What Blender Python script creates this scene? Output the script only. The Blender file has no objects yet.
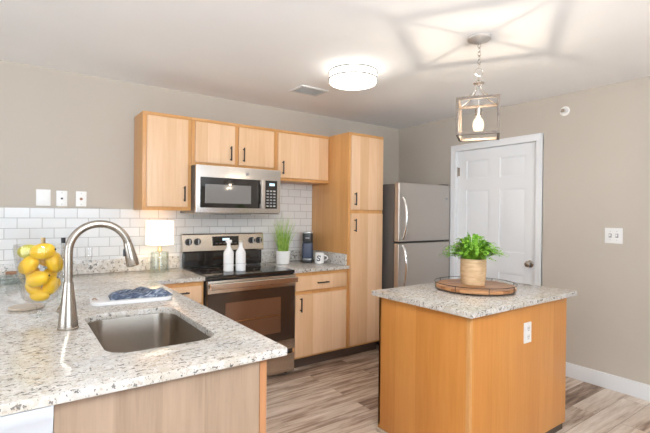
import bpy, bmesh, math, random
from mathutils import Vector, Matrix, Euler
random.seed(7)
scn = bpy.context.scene
COL = scn.collection
PI = math.pi

# ---------------------------------------------------------------- camera, world, light, exposure
W, H = 3.772, 2.381            # right wall x, ceiling height
XL, YF = -3.6, -7.0            # unseen left and front walls
th, ro, pt = math.radians(35.794), math.radians(0.609), math.radians(0.224)
R0 = Vector((math.cos(th), -math.sin(th), 0)); F0 = Vector((math.sin(th), math.cos(th), 0)); Z = Vector((0, 0, 1))
F = F0*math.cos(pt) - Z*math.sin(pt); U0 = F0*math.sin(pt) + Z*math.cos(pt)
CX = R0*math.cos(ro) + U0*math.sin(ro); CY = U0*math.cos(ro) - R0*math.sin(ro)
cam = bpy.data.cameras.new('camera'); camo = bpy.data.objects.new('camera', cam); COL.objects.link(camo)
m = Matrix((CX, CY, -F)).transposed().to_4x4(); m.translation = Vector((0, -3.711, 1.345)); camo.matrix_world = m
cam.sensor_width = 36; cam.lens = 36*428.784/650; cam.shift_y = -0.0017; cam.clip_start = 0.05
scn.camera = camo

world = bpy.data.worlds.new('world'); scn.world = world; world.use_nodes = True
bg = world.node_tree.nodes['Background']; bg.inputs[0].default_value = (0.75, 0.87, 1.0, 1); bg.inputs[1].default_value = 1.5

def area(name, loc, direction, sx, sy, power, color):
    l = bpy.data.lights.new(name, 'AREA'); l.shape = 'RECTANGLE'; l.size = sx; l.size_y = sy; l.energy = power; l.color = color
    o = bpy.data.objects.new(name, l); COL.objects.link(o); o.location = loc
    o.rotation_euler = Vector(direction).to_track_quat('-Z', 'Y').to_euler(); return o
area('daylight_front', (0.2, YF+0.08, 1.30), (0.0, 1, 1.25), 3.6, 1.9, 75, (0.70, 0.85, 1.0))
area('daylight_left', (XL+0.08, -3.0, 1.35), (1, 0, 1.2), 3.4, 1.8, 60, (0.84, 0.92, 1.0))
area('added_bounce_lamp', (0.3, -4.5, 1.85), (0.16, 0.36, 1), 0.9, 0.9, 150, (0.91, 0.955, 1.0))  # unseen lamp added behind the camera to brighten the room off the ceiling
scn.view_settings.view_transform = 'Standard'; scn.view_settings.look = 'None'
scn.view_settings.gamma = 1.0; scn.view_settings.use_curve_mapping = False
scn.view_settings.exposure = 0.15
DOME_E, BULB_W, LAMP_W = 5.0, 15.0, 2.2
try:
    scn.cycles.max_bounces = 10; scn.cycles.diffuse_bounces = 6; scn.cycles.transparent_max_bounces = 24
    scn.cycles.use_denoising = True
except Exception: pass

# ---------------------------------------------------------------- mesh helpers
class B:
    def __init__(s): s.bm = bmesh.new()
    def _take(s, t, M=None):
        if M is not None: bmesh.ops.transform(t, matrix=M, verts=t.verts)
        me = bpy.data.meshes.new('t'); t.to_mesh(me); t.free(); s.bm.from_mesh(me); bpy.data.meshes.remove(me); return s
    def box(s, x0, x1, y0, y1, z0, z1, bev=0.0, seg=2, M=None):
        t = bmesh.new(); bmesh.ops.create_cube(t, size=1)
        for v in t.verts:
            v.co = Vector(((x0+x1)/2+v.co.x*(x1-x0), (y0+y1)/2+v.co.y*(y1-y0), (z0+z1)/2+v.co.z*(z1-z0)))
        if bev: bmesh.ops.bevel(t, geom=list(t.edges), offset=bev, segments=seg, profile=0.7, affect='EDGES')
        return s._take(t, M)
    def tube(s, pts, r, n=12, closed=False, cap=True):
        pts = [Vector(p) for p in pts]; k = len(pts)
        rs = r if isinstance(r, (list, tuple)) else [r]*k
        t = bmesh.new(); rings = []; up = None
        for i, p in enumerate(pts):
            if closed: d = pts[(i+1) % k]-pts[i-1]
            else: d = pts[min(i+1, k-1)]-pts[max(i-1, 0)]
            d.normalize()
            if up is None:
                up = d.orthogonal().normalized()
            else:
                up = (up-d*up.dot(d)); up = up.normalized() if up.length > 1e-6 else d.orthogonal().normalized()
            w = d.cross(up)
            rings.append([t.verts.new(p+(up*math.cos(a)+w*math.sin(a))*rs[i]) for a in [2*PI*j/n for j in range(n)]])
        m_ = k if closed else k-1
        for i in range(m_):
            a, b = rings[i], rings[(i+1) % k]
            for j in range(n): t.faces.new((a[j], a[(j+1) % n], b[(j+1) % n], b[j]))
        if cap and not closed:
            t.faces.new(list(reversed(rings[0]))); t.faces.new(rings[-1])
        bmesh.ops.recalc_face_normals(t, faces=t.faces)
        return s._take(t)
    def lathe(s, cx, cy, prof, n=36, cz=0.0, M=None, closed=False):
        t = bmesh.new(); rings = []
        for r, z in prof:
            rings.append([t.verts.new((r*math.cos(2*PI*j/n), r*math.sin(2*PI*j/n), z)) for j in range(n)] if r > 1e-6 else [t.verts.new((0, 0, z))])
        k = len(rings)
        for i in range(k if closed else k-1):
            a, b = rings[i], rings[(i+1) % k]
            for j in range(n):
                q = [a[j % len(a)], a[(j+1) % n % len(a)], b[(j+1) % n % len(b)], b[j % len(b)]]
                u = []
                for v in q:
                    if v not in u: u.append(v)
                if len(u) > 2:
                    try: t.faces.new(u)
                    except ValueError: pass
        if not closed:
            for rg, rev in ((rings[0], True), (rings[-1], False)):
                if len(rg) > 2: t.faces.new(rg)
        bmesh.ops.recalc_face_normals(t, faces=t.faces)
        T = Matrix.Translation((cx, cy, cz))
        return s._take(t, T @ M if M is not None else T)
    def loft(s, loops, cap0=True, cap1=True, M=None):
        t = bmesh.new(); L = [[t.verts.new(p) for p in lp] for lp in loops]; n = len(L[0])
        for i in range(len(L)-1):
            for j in range(n): t.faces.new((L[i][j], L[i][(j+1) % n], L[i+1][(j+1) % n], L[i+1][j]))
        if cap0: t.faces.new(list(reversed(L[0])))
        if cap1: t.faces.new(L[-1])
        bmesh.ops.recalc_face_normals(t, faces=t.faces)
        return s._take(t, M)
    def slab(s, outer, z0, z1, holes=(), bev=0.0):
        t = bmesh.new(); ed = []
        for lp in [outer]+list(holes):
            vs = [t.verts.new((p[0], p[1], z0)) for p in lp]
            ed += [t.edges.new((vs[i], vs[(i+1) % len(vs)])) for i in range(len(vs))]
        bmesh.ops.triangle_fill(t, use_beauty=True, use_dissolve=False, edges=ed)
        r = bmesh.ops.extrude_face_region(t, geom=list(t.faces))
        for v in r['geom']:
            if isinstance(v, bmesh.types.BMVert): v.co.z = z1
        bmesh.ops.recalc_face_normals(t, faces=t.faces)
        if bev:
            e = [x for x in t.edges if len(x.link_faces) == 2 and x.calc_face_angle(0) > 1.0 and abs(x.verts[0].co.z-x.verts[1].co.z) < 1e-5]
            bmesh.ops.bevel(t, geom=e, offset=bev, segments=2, profile=0.6, affect='EDGES')
        return s._take(t)
    def ball(s, c, r, sc=(1, 1, 1), M=None, u=16, v=10):
        t = bmesh.new(); bmesh.ops.create_uvsphere(t, u_segments=u, v_segments=v, radius=r)
        for q in t.verts: q.co = Vector((q.co.x*sc[0], q.co.y*sc[1], q.co.z*sc[2]))
        if M is not None: bmesh.ops.transform(t, matrix=M, verts=t.verts)
        return s._take(t, Matrix.Translation(c))
    def quad(s, *p):
        s.bm.faces.new([s.bm.verts.new(q) for q in p]); return s

def rrect(x0, x1, y0, y1, r, n=6, z=None):
    out = []
    for cx, cy, a0 in ((x1-r, y1-r, 0), (x0+r, y1-r, PI/2), (x0+r, y0+r, PI), (x1-r, y0+r, 3*PI/2)):
        for i in range(n+1):
            a = a0+PI/2*i/n; p = (cx+r*math.cos(a), cy+r*math.sin(a))
            out.append(p if z is None else (p[0], p[1], z))
    return out

def wloc(o):
    v = Vector((0, 0, 0))
    while o is not None: v += o.location; o = o.parent
    return v

def obj(name, b, mat, parent=None, base=None, label=None, angle=35):
    """One mesh object; shapes are given in room coordinates, the origin sits at the parent's origin or at base."""
    me = bpy.data.meshes.new(name); off = wloc(parent) if parent else Vector(base or (0, 0, 0))
    for v in b.bm.verts: v.co -= off
    b.bm.to_mesh(me); b.bm.free()
    for p in me.polygons: p.use_smooth = True
    me.set_sharp_from_angle(angle=math.radians(angle))
    o = bpy.data.objects.new(name, me); COL.objects.link(o); me.materials.append(mat)
    if parent: o.parent = parent
    else: o.location = off
    if label: o['label'] = label
    return o
def tag(o, label, cat, group=None):
    o['label'] = label; o['category'] = cat
    if group: o['group'] = group
    return o
def thing(name, label, cat, loc, group=None):
    o = bpy.data.objects.new(name, None); COL.objects.link(o); o.location = loc; o.empty_display_size = 0.1
    return tag(o, label, cat, group)
def struct(name, b, mat, parent=None, label=None):
    o = obj(name, b, mat, parent, label=label)
    if not parent: o['kind'] = 'structure'
    return o
def dup(root, loc, rot=None, label=None, group=None):
    r = root.copy(); COL.objects.link(r); r.location = loc
    if rot is not None: r.rotation_euler = rot
    if label: r['label'] = label
    if group: r['group'] = group
    for ch in list(root.children):
        c = ch.copy(); COL.objects.link(c); c.parent = r
        for g in list(ch.children):
            d = g.copy(); COL.objects.link(d); d.parent = c
    return r

# ---------------------------------------------------------------- materials
def lin(c):
    if isinstance(c, str):
        c = [int(c[i:i+2], 16)/255 for i in (0, 2, 4)]
        c = [x/12.92 if x <= 0.04045 else ((x+0.055)/1.055)**2.4 for x in c]
    return tuple(c[:3])+(1.0,)
class N:
    def __init__(s, name):
        s.m = bpy.data.materials.new(name); s.m.use_nodes = True; s.t = s.m.node_tree
        s.p = s.t.nodes['Principled BSDF']; s.out = s.t.nodes['Material Output']
    def n(s, typ, **k):
        q = s.t.nodes.new(typ)
        for a, b in k.items(): setattr(q, a, b)
        return q
    def l(s, a, b): s.t.links.new(a, b)
    def coord(s, scale=(1, 1, 1), loc=(0, 0, 0)):
        c = s.n('ShaderNodeTexCoord'); mp = s.n('ShaderNodeMapping'); s.l(c.outputs['Object'], mp.inputs[0])
        mp.inputs['Scale'].default_value = scale; mp.inputs['Location'].default_value = loc; return mp.outputs[0]
    def noise(s, vec, scale, detail=4, rough=0.55):
        q = s.n('ShaderNodeTexNoise'); s.l(vec, q.inputs['Vector']); q.inputs['Scale'].default_value = scale
        q.inputs['Detail'].default_value = detail; q.inputs['Roughness'].default_value = rough; return q.outputs['Fac']
    def ramp(s, fac, stops, interp='LINEAR'):
        r = s.n('ShaderNodeValToRGB'); s.l(fac, r.inputs[0]); e = r.color_ramp.elements; r.color_ramp.interpolation = interp
        while len(e) < len(stops): e.new(0.5)
        for el, (p, c) in zip(e, stops): el.position = p; el.color = lin(c)
        return r.outputs[0]
    def mix(s, fac, a, b, mode='MIX'):
        q = s.n('ShaderNodeMix', data_type='RGBA', blend_type=mode)
        if isinstance(fac, (int, float)): q.inputs[0].default_value = fac
        else: s.l(fac, q.inputs[0])
        for v, i in ((a, 6), (b, 7)):
            if isinstance(v, (str, tuple)): q.inputs[i].default_value = lin(v)
            else: s.l(v, q.inputs[i])
        return q.outputs[2]
    def math(s, op, a, b=0.0):
        q = s.n('ShaderNodeMath', operation=op)
        for v, i in ((a, 0), (b, 1)):
            if isinstance(v, (int, float)): q.inputs[i].default_value = v
            else: s.l(v, q.inputs[i])
        return q.outputs[0]
    def bump(s, h, strength, dist=0.002):
        b = s.n('ShaderNodeBump'); b.inputs['Strength'].default_value = strength; b.inputs['Distance'].default_value = dist
        s.l(h, b.inputs['Height']); s.l(b.outputs[0], s.p.inputs['Normal'])
    def fin(s, col=None, rough=None, metal=None, spec=None):
        if col is not None:
            if isinstance(col, (str, tuple)): s.p.inputs['Base Color'].default_value = lin(col)
            else: s.l(col, s.p.inputs['Base Color'])
        if rough is not None:
            if isinstance(rough, (int, float)): s.p.inputs['Roughness'].default_value = rough
            else: s.l(rough, s.p.inputs['Roughness'])
        if metal is not None: s.p.inputs['Metallic'].default_value = metal
        if spec is not None: s.p.inputs['Specular IOR Level'].default_value = spec
        return s.m
def flat(name, col, rough=0.5, metal=0.0, spec=None, var=0.05, scale=9):
    k = N(name); f = k.noise(k.coord(), scale, 3); c = lin(col)
    a = tuple(min(1, x*(1+var)) for x in c[:3]); b = tuple(x*(1-var) for x in c[:3])
    return k.fin(k.mix(f, b, a), rough, metal, spec)
def emis(name, col, strength):
    k = N(name); k.p.inputs['Emission Color'].default_value = lin(col); k.p.inputs['Emission Strength'].default_value = strength
    return k.fin(col, 0.6)
def paint(name, col, rough=0.75, b=0.25, sc=160):
    k = N(name); v = k.coord(); f = k.noise(v, 2.2, 2); c = lin(col)[:3]
    h = k.noise(v, sc, 2); k.bump(h, b, 0.0015)
    return k.fin(k.mix(f, tuple(x*0.97 for x in c), tuple(min(1, x*1.03) for x in c)), rough, 0, 0.3)
def wood(name, dark, light, stave=0.075, amp=0.35, rough=0.32, grain=0.5):
    """vertical staves with a fine upright grain; the same along x and y faces"""
    k = N(name); tc = k.n('ShaderNodeTexCoord'); sp = k.n('ShaderNodeSeparateXYZ'); k.l(tc.outputs['Object'], sp.inputs[0])
    oi = k.n('ShaderNodeObjectInfo')
    u = k.math('ADD', sp.outputs[0], sp.outputs[1]); cell = k.math('FLOOR', k.math('DIVIDE', u, stave))
    wn = k.n('ShaderNodeTexWhiteNoise', noise_dimensions='2D'); cv = k.n('ShaderNodeCombineXYZ'); k.l(cell, cv.inputs[0]); k.l(oi.outputs['Random'], cv.inputs[1]); k.l(cv.outputs[0], wn.inputs['Vector'])
    cb = k.n('ShaderNodeCombineXYZ'); k.l(u, cb.inputs[0]); k.l(k.math('ADD', k.math('MULTIPLY', sp.outputs[2], 0.06), k.math('MULTIPLY', wn.outputs['Value'], 3.0)), cb.inputs[2])
    k.l(oi.outputs['Random'], cb.inputs[1])
    g1 = k.noise(cb.outputs[0], 55, 4, 0.6); g2 = k.noise(cb.outputs[0], 9, 3)
    f = k.math('ADD', k.math('MULTIPLY', g1, grain), k.math('ADD', k.math('MULTIPLY', g2, 1-grain), k.math('MULTIPLY', k.math('SUBTRACT', wn.outputs['Value'], 0.5), amp)))
    k.bump(g1, 0.06, 0.001)
    return k.fin(k.ramp(f, [(0.25, dark), (0.75, light)]), rough, 0, 0.4)
def granite(name, base, warm):
    k = N(name); v = k.coord()
    c = k.ramp(k.noise(v, 5, 4, 0.6), [(0.35, warm), (0.65, base)])
    c = k.mix(k.ramp(k.noise(v, 38, 3, 0.6), [(0.48, (0, 0, 0)), (0.62, (0.7, 0.7, 0.7))]), c, 'D6D3CF')
    c = k.mix(k.ramp(k.noise(k.coord((1, 1.2, 1), (4, 4, 4)), 55, 3, 0.65), [(0.58, (0, 0, 0)), (0.64, (0.7, 0.7, 0.7))]), c, 'B0A290')
    c = k.mix(k.ramp(k.noise(k.coord((1, 1.9, 1), (3, 1, 2)), 46, 3, 0.6), [(0.595, (0, 0, 0)), (0.63, (0.8, 0.8, 0.8))]), c, '57524F')
    c = k.mix(k.ramp(k.noise(k.coord((1.4, 1, 1), (7, 5, 1)), 110, 3, 0.6), [(0.63, (0, 0, 0)), (0.67, (0.9, 0.9, 0.9))]), c, '5E5650')
    c = k.mix(k.ramp(k.noise(k.coord((1, 1, 1), (1, 9, 4)), 75, 2, 0.5), [(0.655, (0, 0, 0)), (0.685, (0.8, 0.8, 0.8))]), c, '2C2D33')
    return k.fin(c, 0.13, 0, 0.5)
def brushed(name, col, rough=0.3, axis='x'):
    k = N(name); sc = {'x': (1, 60, 60), 'z': (60, 60, 1), 'y': (60, 1, 60)}[axis]
    f = k.noise(k.coord(sc), 12, 3); c = lin(col)[:3]
    k.bump(f, 0.02, 0.0005)
    return k.fin(k.mix(f, tuple(x*0.93 for x in c), tuple(min(1, x*1.05) for x in c)), rough, 1.0)
def clear(name, tint=(1, 1, 1), base=0.03):
    k = N(name); tr = k.n('ShaderNodeBsdfTransparent'); gl = k.n('ShaderNodeBsdfGlossy'); gl.inputs['Roughness'].default_value = 0.02
    tr.inputs[0].default_value = lin(tint); lw = k.n('ShaderNodeLayerWeight'); lw.inputs[0].default_value = 0.25
    f = k.math('ADD', k.math('MULTIPLY', lw.outputs['Fresnel'], 0.3), base); ms = k.n('ShaderNodeMixShader')
    k.l(f, ms.inputs[0]); k.l(tr.outputs[0], ms.inputs[1]); k.l(gl.outputs[0], ms.inputs[2]); k.l(ms.outputs[0], k.out.inputs[0]); return k.m

M = {}
M['wall'] = paint('wall_paint', (0.505, 0.452, 0.388))
M['ceiling'] = paint('ceiling_paint', (0.91, 0.915, 0.92), 0.85, 0.5, 70)
M['white'] = paint('white_trim_paint', (0.78, 0.79, 0.80), 0.4, 0.02)
M['whitegrey'] = paint('cool_white_paint', (0.60, 0.63, 0.68), 0.45, 0.02)
M['maple'] = wood('maple_door', (0.66, 0.405, 0.22), (0.79, 0.545, 0.35), 0.105, 0.38)
M['frame'] = wood('honey_frame', (0.55, 0.265, 0.085), (0.68, 0.365, 0.14), 0.2, 0.2)
M['island'] = wood('amber_panel', (0.53, 0.21, 0.045), (0.66, 0.30, 0.08), 0.16, 0.3, 0.3)
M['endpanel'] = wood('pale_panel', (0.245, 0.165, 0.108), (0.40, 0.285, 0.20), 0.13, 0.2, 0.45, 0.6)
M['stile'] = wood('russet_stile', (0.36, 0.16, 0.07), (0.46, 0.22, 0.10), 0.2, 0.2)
M['granite'] = granite('granite', 'C6C3BE', 'BDB5A8')
M['steel'] = brushed('brushed_steel', (0.64, 0.615, 0.59), 0.27)
M['steel_warm'] = brushed('brushed_steel_warm', (0.66, 0.59, 0.51), 0.27)
M['steel_v'] = brushed('brushed_steel_upright', (0.53, 0.49, 0.45), 0.42, 'z')
M['nickel'] = brushed('satin_nickel', (0.47, 0.42, 0.365), 0.27, 'z')
M['sinksteel'] = brushed('sink_steel', (0.39, 0.335, 0.28), 0.26, 'y')
M['chrome'] = flat('chrome', (0.75, 0.73, 0.70), 0.12, 1.0)
M['bronze'] = flat('dark_bronze', (0.035, 0.03, 0.028), 0.4, 0.6)
M['black'] = flat('black_plastic', (0.02, 0.02, 0.021), 0.35)
M['glass_black'] = flat('black_glass', (0.018, 0.014, 0.012), 0.06, 0, 0.75, 0.02)
M['glass_grey'] = flat('grey_oven_glass', (0.20, 0.19, 0.18), 0.12, 0, 0.7, 0.03)
M['glass_reflect_umber'] = flat('oven_glass_umber_reflection', (0.040, 0.022, 0.014), 0.06, 0, 0.75, 0.03)  # black door glass with a warm brown reflection put into its colour
M['glass_reflect_brown'] = flat('oven_glass_brown_reflection', (0.13, 0.06, 0.032), 0.06, 0, 0.8, 0.03)  # brown here is the reflection of warm wood, painted into the window glass
M['darkside'] = flat('dark_grey_enamel', (0.10, 0.09, 0.083), 0.45)
M['toe'] = flat('dark_toe_kick', (0.075, 0.05, 0.038), 0.5)
M['plastic'] = flat('white_plastic', (0.80, 0.79, 0.77), 0.35)
M['ceramic'] = flat('white_ceramic', (0.82, 0.80, 0.78), 0.25)
M['navy'] = flat('navy_plastic', (0.05, 0.065, 0.11), 0.45)
M['silver'] = flat('silver_plastic', (0.5, 0.5, 0.5), 0.3, 0.7)
M['ringgrey'] = flat('grey_ring', (0.22, 0.21, 0.20), 0.4, 0.3)
M['canopy'] = flat('polished_nickel', (0.62, 0.59, 0.56), 0.28, 0.6)
M['ventback'] = flat('vent_backing', (0.50, 0.50, 0.49), 0.7)
M['vent'] = flat('vent_white', (0.75, 0.75, 0.74), 0.5)
M['ventgap'] = flat('mid_grey', (0.30, 0.30, 0.30), 0.7)  # plain grey for keypad keys, switch slots and bottle bands
M['lemon'] = None
M['clear'] = clear('clear_glass')
M['smoke'] = clear('pale_glass', (0.93, 0.96, 0.95), 0.05)
M['frost'] = flat('frosted_white_glass', (0.80, 0.79, 0.78), 0.2)
M['brass'] = flat('brass', (0.65, 0.48, 0.25), 0.28, 1.0)
M['pot'] = None
M['tray'] = wood('walnut_tray', (0.29, 0.12, 0.045), (0.50, 0.26, 0.115), 0.05, 0.6, 0.35)
M['soil'] = flat('dark_soil', (0.03, 0.022, 0.016), 0.9)
M['stone'] = flat('tan_stone', (0.55, 0.46, 0.36), 0.35, 0, None, 0.15, 60)
M['cork'] = flat('brown_wood', (0.32, 0.15, 0.075), 0.4)
M['letter'] = flat('black_glaze', (0.02, 0.02, 0.022), 0.3)
k = N('lemon_skin'); v = k.coord(); h = k.noise(v, 260, 2); k.bump(h, 0.35, 0.001)
M['lemon'] = k.fin(k.ramp(k.noise(v, 16, 3), [(0.3, (0.77, 0.43, 0.012)), (0.7, (0.84, 0.565, 0.03))]), 0.32)
k = N('green_lemon_skin'); v = k.coord(); h = k.noise(v, 260, 2); k.bump(h, 0.35, 0.001)
M['limon'] = k.fin(k.ramp(k.noise(v, 16, 3), [(0.3, (0.45, 0.42, 0.03)), (0.7, (0.66, 0.58, 0.05))]), 0.32)
k = N('whitewashed_wood_pot'); v = k.coord((1, 1, 4)); f = k.noise(v, 22, 4); k.bump(f, 0.2, 0.002)
M['pot'] = k.fin(k.ramp(f, [(0.3, (0.52, 0.33, 0.17)), (0.7, (0.70, 0.50, 0.30))]), 0.7)
k = N('weathered_wood'); f = k.noise(k.coord((8, 8, 8)), 14, 4)
M['lantern'] = k.fin(k.ramp(f, [(0.3, (0.09, 0.066, 0.05)), (0.7, (0.21, 0.165, 0.13))]), 0.55)
# leaves
def leafmat(name, a, b, sc):
    k = N(name); oi = k.noise(k.coord(), sc, 2); k.p.inputs['Transmission Weight'].default_value = 0.0
    k.p.inputs['Subsurface Weight'].default_value = 0.0
    return k.fin(k.ramp(oi, [(0.3, a), (0.7, b)]), 0.5, 0, 0.3)
M['fern'] = leafmat('fern_green', (0.075, 0.25, 0.015), (0.27, 0.52, 0.05), 38)
M['grass'] = leafmat('grass_green', (0.16, 0.36, 0.03), (0.50, 0.66, 0.16), 30)
# tile: white subway tile laid in running bond on the x-z plane
k = N('subway_tile'); tc = k.n('ShaderNodeTexCoord'); sp = k.n('ShaderNodeSeparateXYZ'); k.l(tc.outputs['Object'], sp.inputs[0])
cb = k.n('ShaderNodeCombineXYZ'); k.l(k.math('ADD', sp.outputs[0], 0.066), cb.inputs[0]); k.l(k.math('SUBTRACT', sp.outputs[2], 1.366-20*0.0735), cb.inputs[1])
br = k.n('ShaderNodeTexBrick'); k.l(cb.outputs[0], br.inputs['Vector']); br.offset = 0.5
br.inputs['Color1'].default_value = lin((0.70, 0.69, 0.675)); br.inputs['Color2'].default_value = lin((0.65, 0.645, 0.63)); br.inputs['Mortar'].default_value = lin((0.38, 0.365, 0.345))
br.inputs['Scale'].default_value = 1.0; br.inputs['Mortar Size'].default_value = 0.0022; br.inputs['Mortar Smooth'].default_value = 0.3
br.inputs['Brick Width'].default_value = 0.147; br.inputs['Row Height'].default_value = 0.0735
k.bump(k.math('SUBTRACT', 1.0, br.outputs['Fac']), 0.5, 0.002)
M['tile'] = k.fin(br.outputs['Color'], 0.18)
# floor: grey-brown planks running along x
k = N('plank_floor'); tc = k.n('ShaderNodeTexCoord'); br = k.n('ShaderNodeTexBrick'); k.l(tc.outputs['Object'], br.inputs['Vector']); br.offset = 0.37
br.inputs['Scale'].default_value = 1.0; br.inputs['Brick Width'].default_value = 1.22; br.inputs['Row Height'].default_value = 0.152
br.inputs['Mortar Size'].default_value = 0.0012; br.inputs['Color1'].default_value = (0, 0, 0, 1); br.inputs['Color2'].default_value = (1, 1, 1, 1); br.inputs['Mortar'].default_value = (0.2, 0.2, 0.2, 1)
rv = k.n('ShaderNodeSeparateColor'); k.l(br.outputs['Color'], rv.inputs[0])
sp = k.n('ShaderNodeSeparateXYZ'); k.l(tc.outputs['Object'], sp.inputs[0])
cb = k.n('ShaderNodeCombineXYZ'); k.l(k.math('MULTIPLY', sp.outputs[0], 0.10), cb.inputs[0]); k.l(sp.outputs[1], cb.inputs[1]); k.l(k.math('MULTIPLY', rv.outputs[0], 7.0), cb.inputs[2])
g = k.noise(cb.outputs[0], 34, 6, 0.65); g2 = k.noise(cb.outputs[0], 7, 3, 0.6)
f = k.math('ADD', k.math('MULTIPLY', g, 0.55), k.math('ADD', k.math('MULTIPLY', g2, 0.45), k.math('MULTIPLY', k.math('SUBTRACT', rv.outputs[0], 0.5), 0.16)))
c = k.ramp(f, [(0.32, (0.11, 0.065, 0.045)), (0.43, (0.30, 0.20, 0.14)), (0.52, (0.54, 0.43, 0.34)), (0.68, (0.74, 0.655, 0.57))])
c = k.mix(k.math('MULTIPLY', br.outputs['Fac'], 0.7), c, (0.10, 0.075, 0.06)); k.bump(g, 0.12, 0.001)
M['floor'] = k.fin(c, 0.42, 0, 0.4)
# cloth
k = N('blue_striped_cloth'); v = k.coord((1, 1, 1)); f = k.noise(k.coord((3, 14, 3)), 12, 3)
M['towel'] = k.fin(k.ramp(f, [(0.40, (0.045, 0.06, 0.10)), (0.52, (0.12, 0.15, 0.21)), (0.66, (0.40, 0.43, 0.48))]), 0.9)
M['marble'] = flat('white_marble', (0.74, 0.73, 0.72), 0.25, 0, None, 0.06, 14)
M['diffuser'] = emis('lit_diffuser', (1.0, 0.95, 0.87), DOME_E)
k = N('lit_linen_shade'); k.p.inputs['Emission Color'].default_value = lin((1.0, 0.90, 0.74)); k.p.inputs['Emission Strength'].default_value = 1.1
M['shade'] = k.fin((0.85, 0.80, 0.72), 0.9)
M['filament'] = emis('filament', (1.0, 0.80, 0.50), 60)
k = N('glowing_bulb'); tr = k.n('ShaderNodeBsdfTransparent'); em = k.n('ShaderNodeEmission'); em.inputs[0].default_value = lin((1.0, 0.86, 0.62)); em.inputs[1].default_value = 2.0
ms = k.n('ShaderNodeMixShader'); ms.inputs[0].default_value = 0.4; k.l(tr.outputs[0], ms.inputs[1]); k.l(em.outputs[0], ms.inputs[2]); k.l(ms.outputs[0], k.out.inputs[0]); M['bulb'] = k.m
M['display'] = emis('lit_display', (0.55, 0.75, 0.85), 0.8)

# ---------------------------------------------------------------- the room
T = 0.12
struct('floor', B().box(XL-T, W+T, YF-T, T, -0.08, 0), M['floor'])
struct('ceiling', B().box(XL-T, W+T, YF-T, T, H, H+0.1), M['ceiling'])
wb = struct('wall_back', B().box(XL-T, W+T, 0, T, 0, H), M['wall'])
# right wall with the door opening
DY0, DY1, DZ = -1.705, -0.845, 2.015
wr = B(); wr.box(W, W+T, YF-T, DY0-0.02, 0, H); wr.box(W, W+T, DY1+0.02, 0, 0, H); wr.box(W, W+T, DY0-0.02, DY1+0.02, DZ+0.02, H)
struct('wall_right', wr, M['wall'])
# unseen left and front walls with window openings that let the daylight in
wl = B(); wl.box(XL-T, XL, YF-T, -4.75, 0, H); wl.box(XL-T, XL, -1.25, 0, 0, H); wl.box(XL-T, XL, -4.75, -1.25, 0, 0.4); wl.box(XL-T, XL, -4.75, -1.25, 2.28, H)
struct('wall_left', wl, M['wall'])
wf = B(); wf.box(XL, -1.65, YF-T, YF, 0, H); wf.box(2.05, W, YF-T, YF, 0, H); wf.box(-1.65, 2.05, YF-T, YF, 0, 0.3); wf.box(-1.65, 2.05, YF-T, YF, 2.28, H)
struct('wall_front', wf, M['wall'])
w1 = B(); w1.box(-1.65, -1.59, YF-.09, YF-.03, .3, 2.28).box(1.99, 2.05, YF-.09, YF-.03, .3, 2.28).box(-1.65, 2.05, YF-.09, YF-.03, .3, .36).box(-1.65, 2.05, YF-.09, YF-.03, 2.22, 2.28).box(.17, .23, YF-.09, YF-.03, .3, 2.28)
w1o = struct('window_1', w1, M['white']); obj('pane', B().box(-1.6, 2.0, YF-.062, YF-.058, .35, 2.23), M['clear'], w1o)
w2 = B(); w2.box(XL-.09, XL-.03, -4.75, -4.69, .4, 2.28).box(XL-.09, XL-.03, -1.31, -1.25, .4, 2.28).box(XL-.09, XL-.03, -4.75, -1.25, .4, .46).box(XL-.09, XL-.03, -4.75, -1.25, 2.22, 2.28).box(XL-.09, XL-.03, -3.03, -2.97, .4, 2.28)
w2o = struct('window_2', w2, M['white']); obj('pane', B().box(XL-.062, XL-.058, -4.7, -1.3, .45, 2.23), M['clear'], w2o)
# subway tile fixed to the back wall
tl = B(); tl.box(-0.6, 1.12, -0.008, 0, 0.84, 1.366); tl.box(1.12, 2.50, -0.008, 0, 0.84, 1.72)
struct('subway_tile', tl, M['tile'], wb, label='white subway tile in running bond')
# baseboards
bb = B(); bb.box(W-0.014, W, YF, -1.765, 0, 0.118, 0.004)
struct('baseboard_right', bb, M['white'])
struct('baseboard_back', B().box(XL, -0.14, -0.014, 0, 0, 0.118, 0.004), M['white'])

# six-panel door in the right wall
dr = B()
xd = W+0.02
dr.box(xd, xd+0.035, DY0+0.003, DY1-0.003, 0.012, DZ-0.003)
def panels(face):
    st = 0.112; pw = (DY1-DY0-3*st)/2
    for c in range(2):
        y0 = DY0+st+c*(pw+st)
        for z0, z1 in ((0.22, 0.80), (1.00, 1.60), (1.715, 1.905)):
            yield y0, y0+pw, z0, z1
rec = B()
dr = B()   # stiles and rails stand proud of the sunk panels
st = 0.112
dr.box(xd+0.010, xd+0.035, DY0+0.003, DY1-0.003, 0.012, DZ-0.003)
pl = list(panels(0)); pw = pl[0][1]-pl[0][0]
for ya, yb in ((DY0+0.003, DY0+st), (DY0+st+pw, DY0+2*st+pw), (DY1-st, DY1-0.003)): dr.box(xd, xd+0.012, ya, yb, 0.012, DZ-0.003)
for z0, z1 in ((0.012, 0.22), (0.80, 1.00), (1.60, 1.715), (1.905, DZ-0.003)):
    for ya in (DY0+st, DY0+2*st+pw): dr.box(xd, xd+0.012, ya, ya+pw, z0, z1)
d1 = struct('door_1', dr, M['white'])
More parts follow.
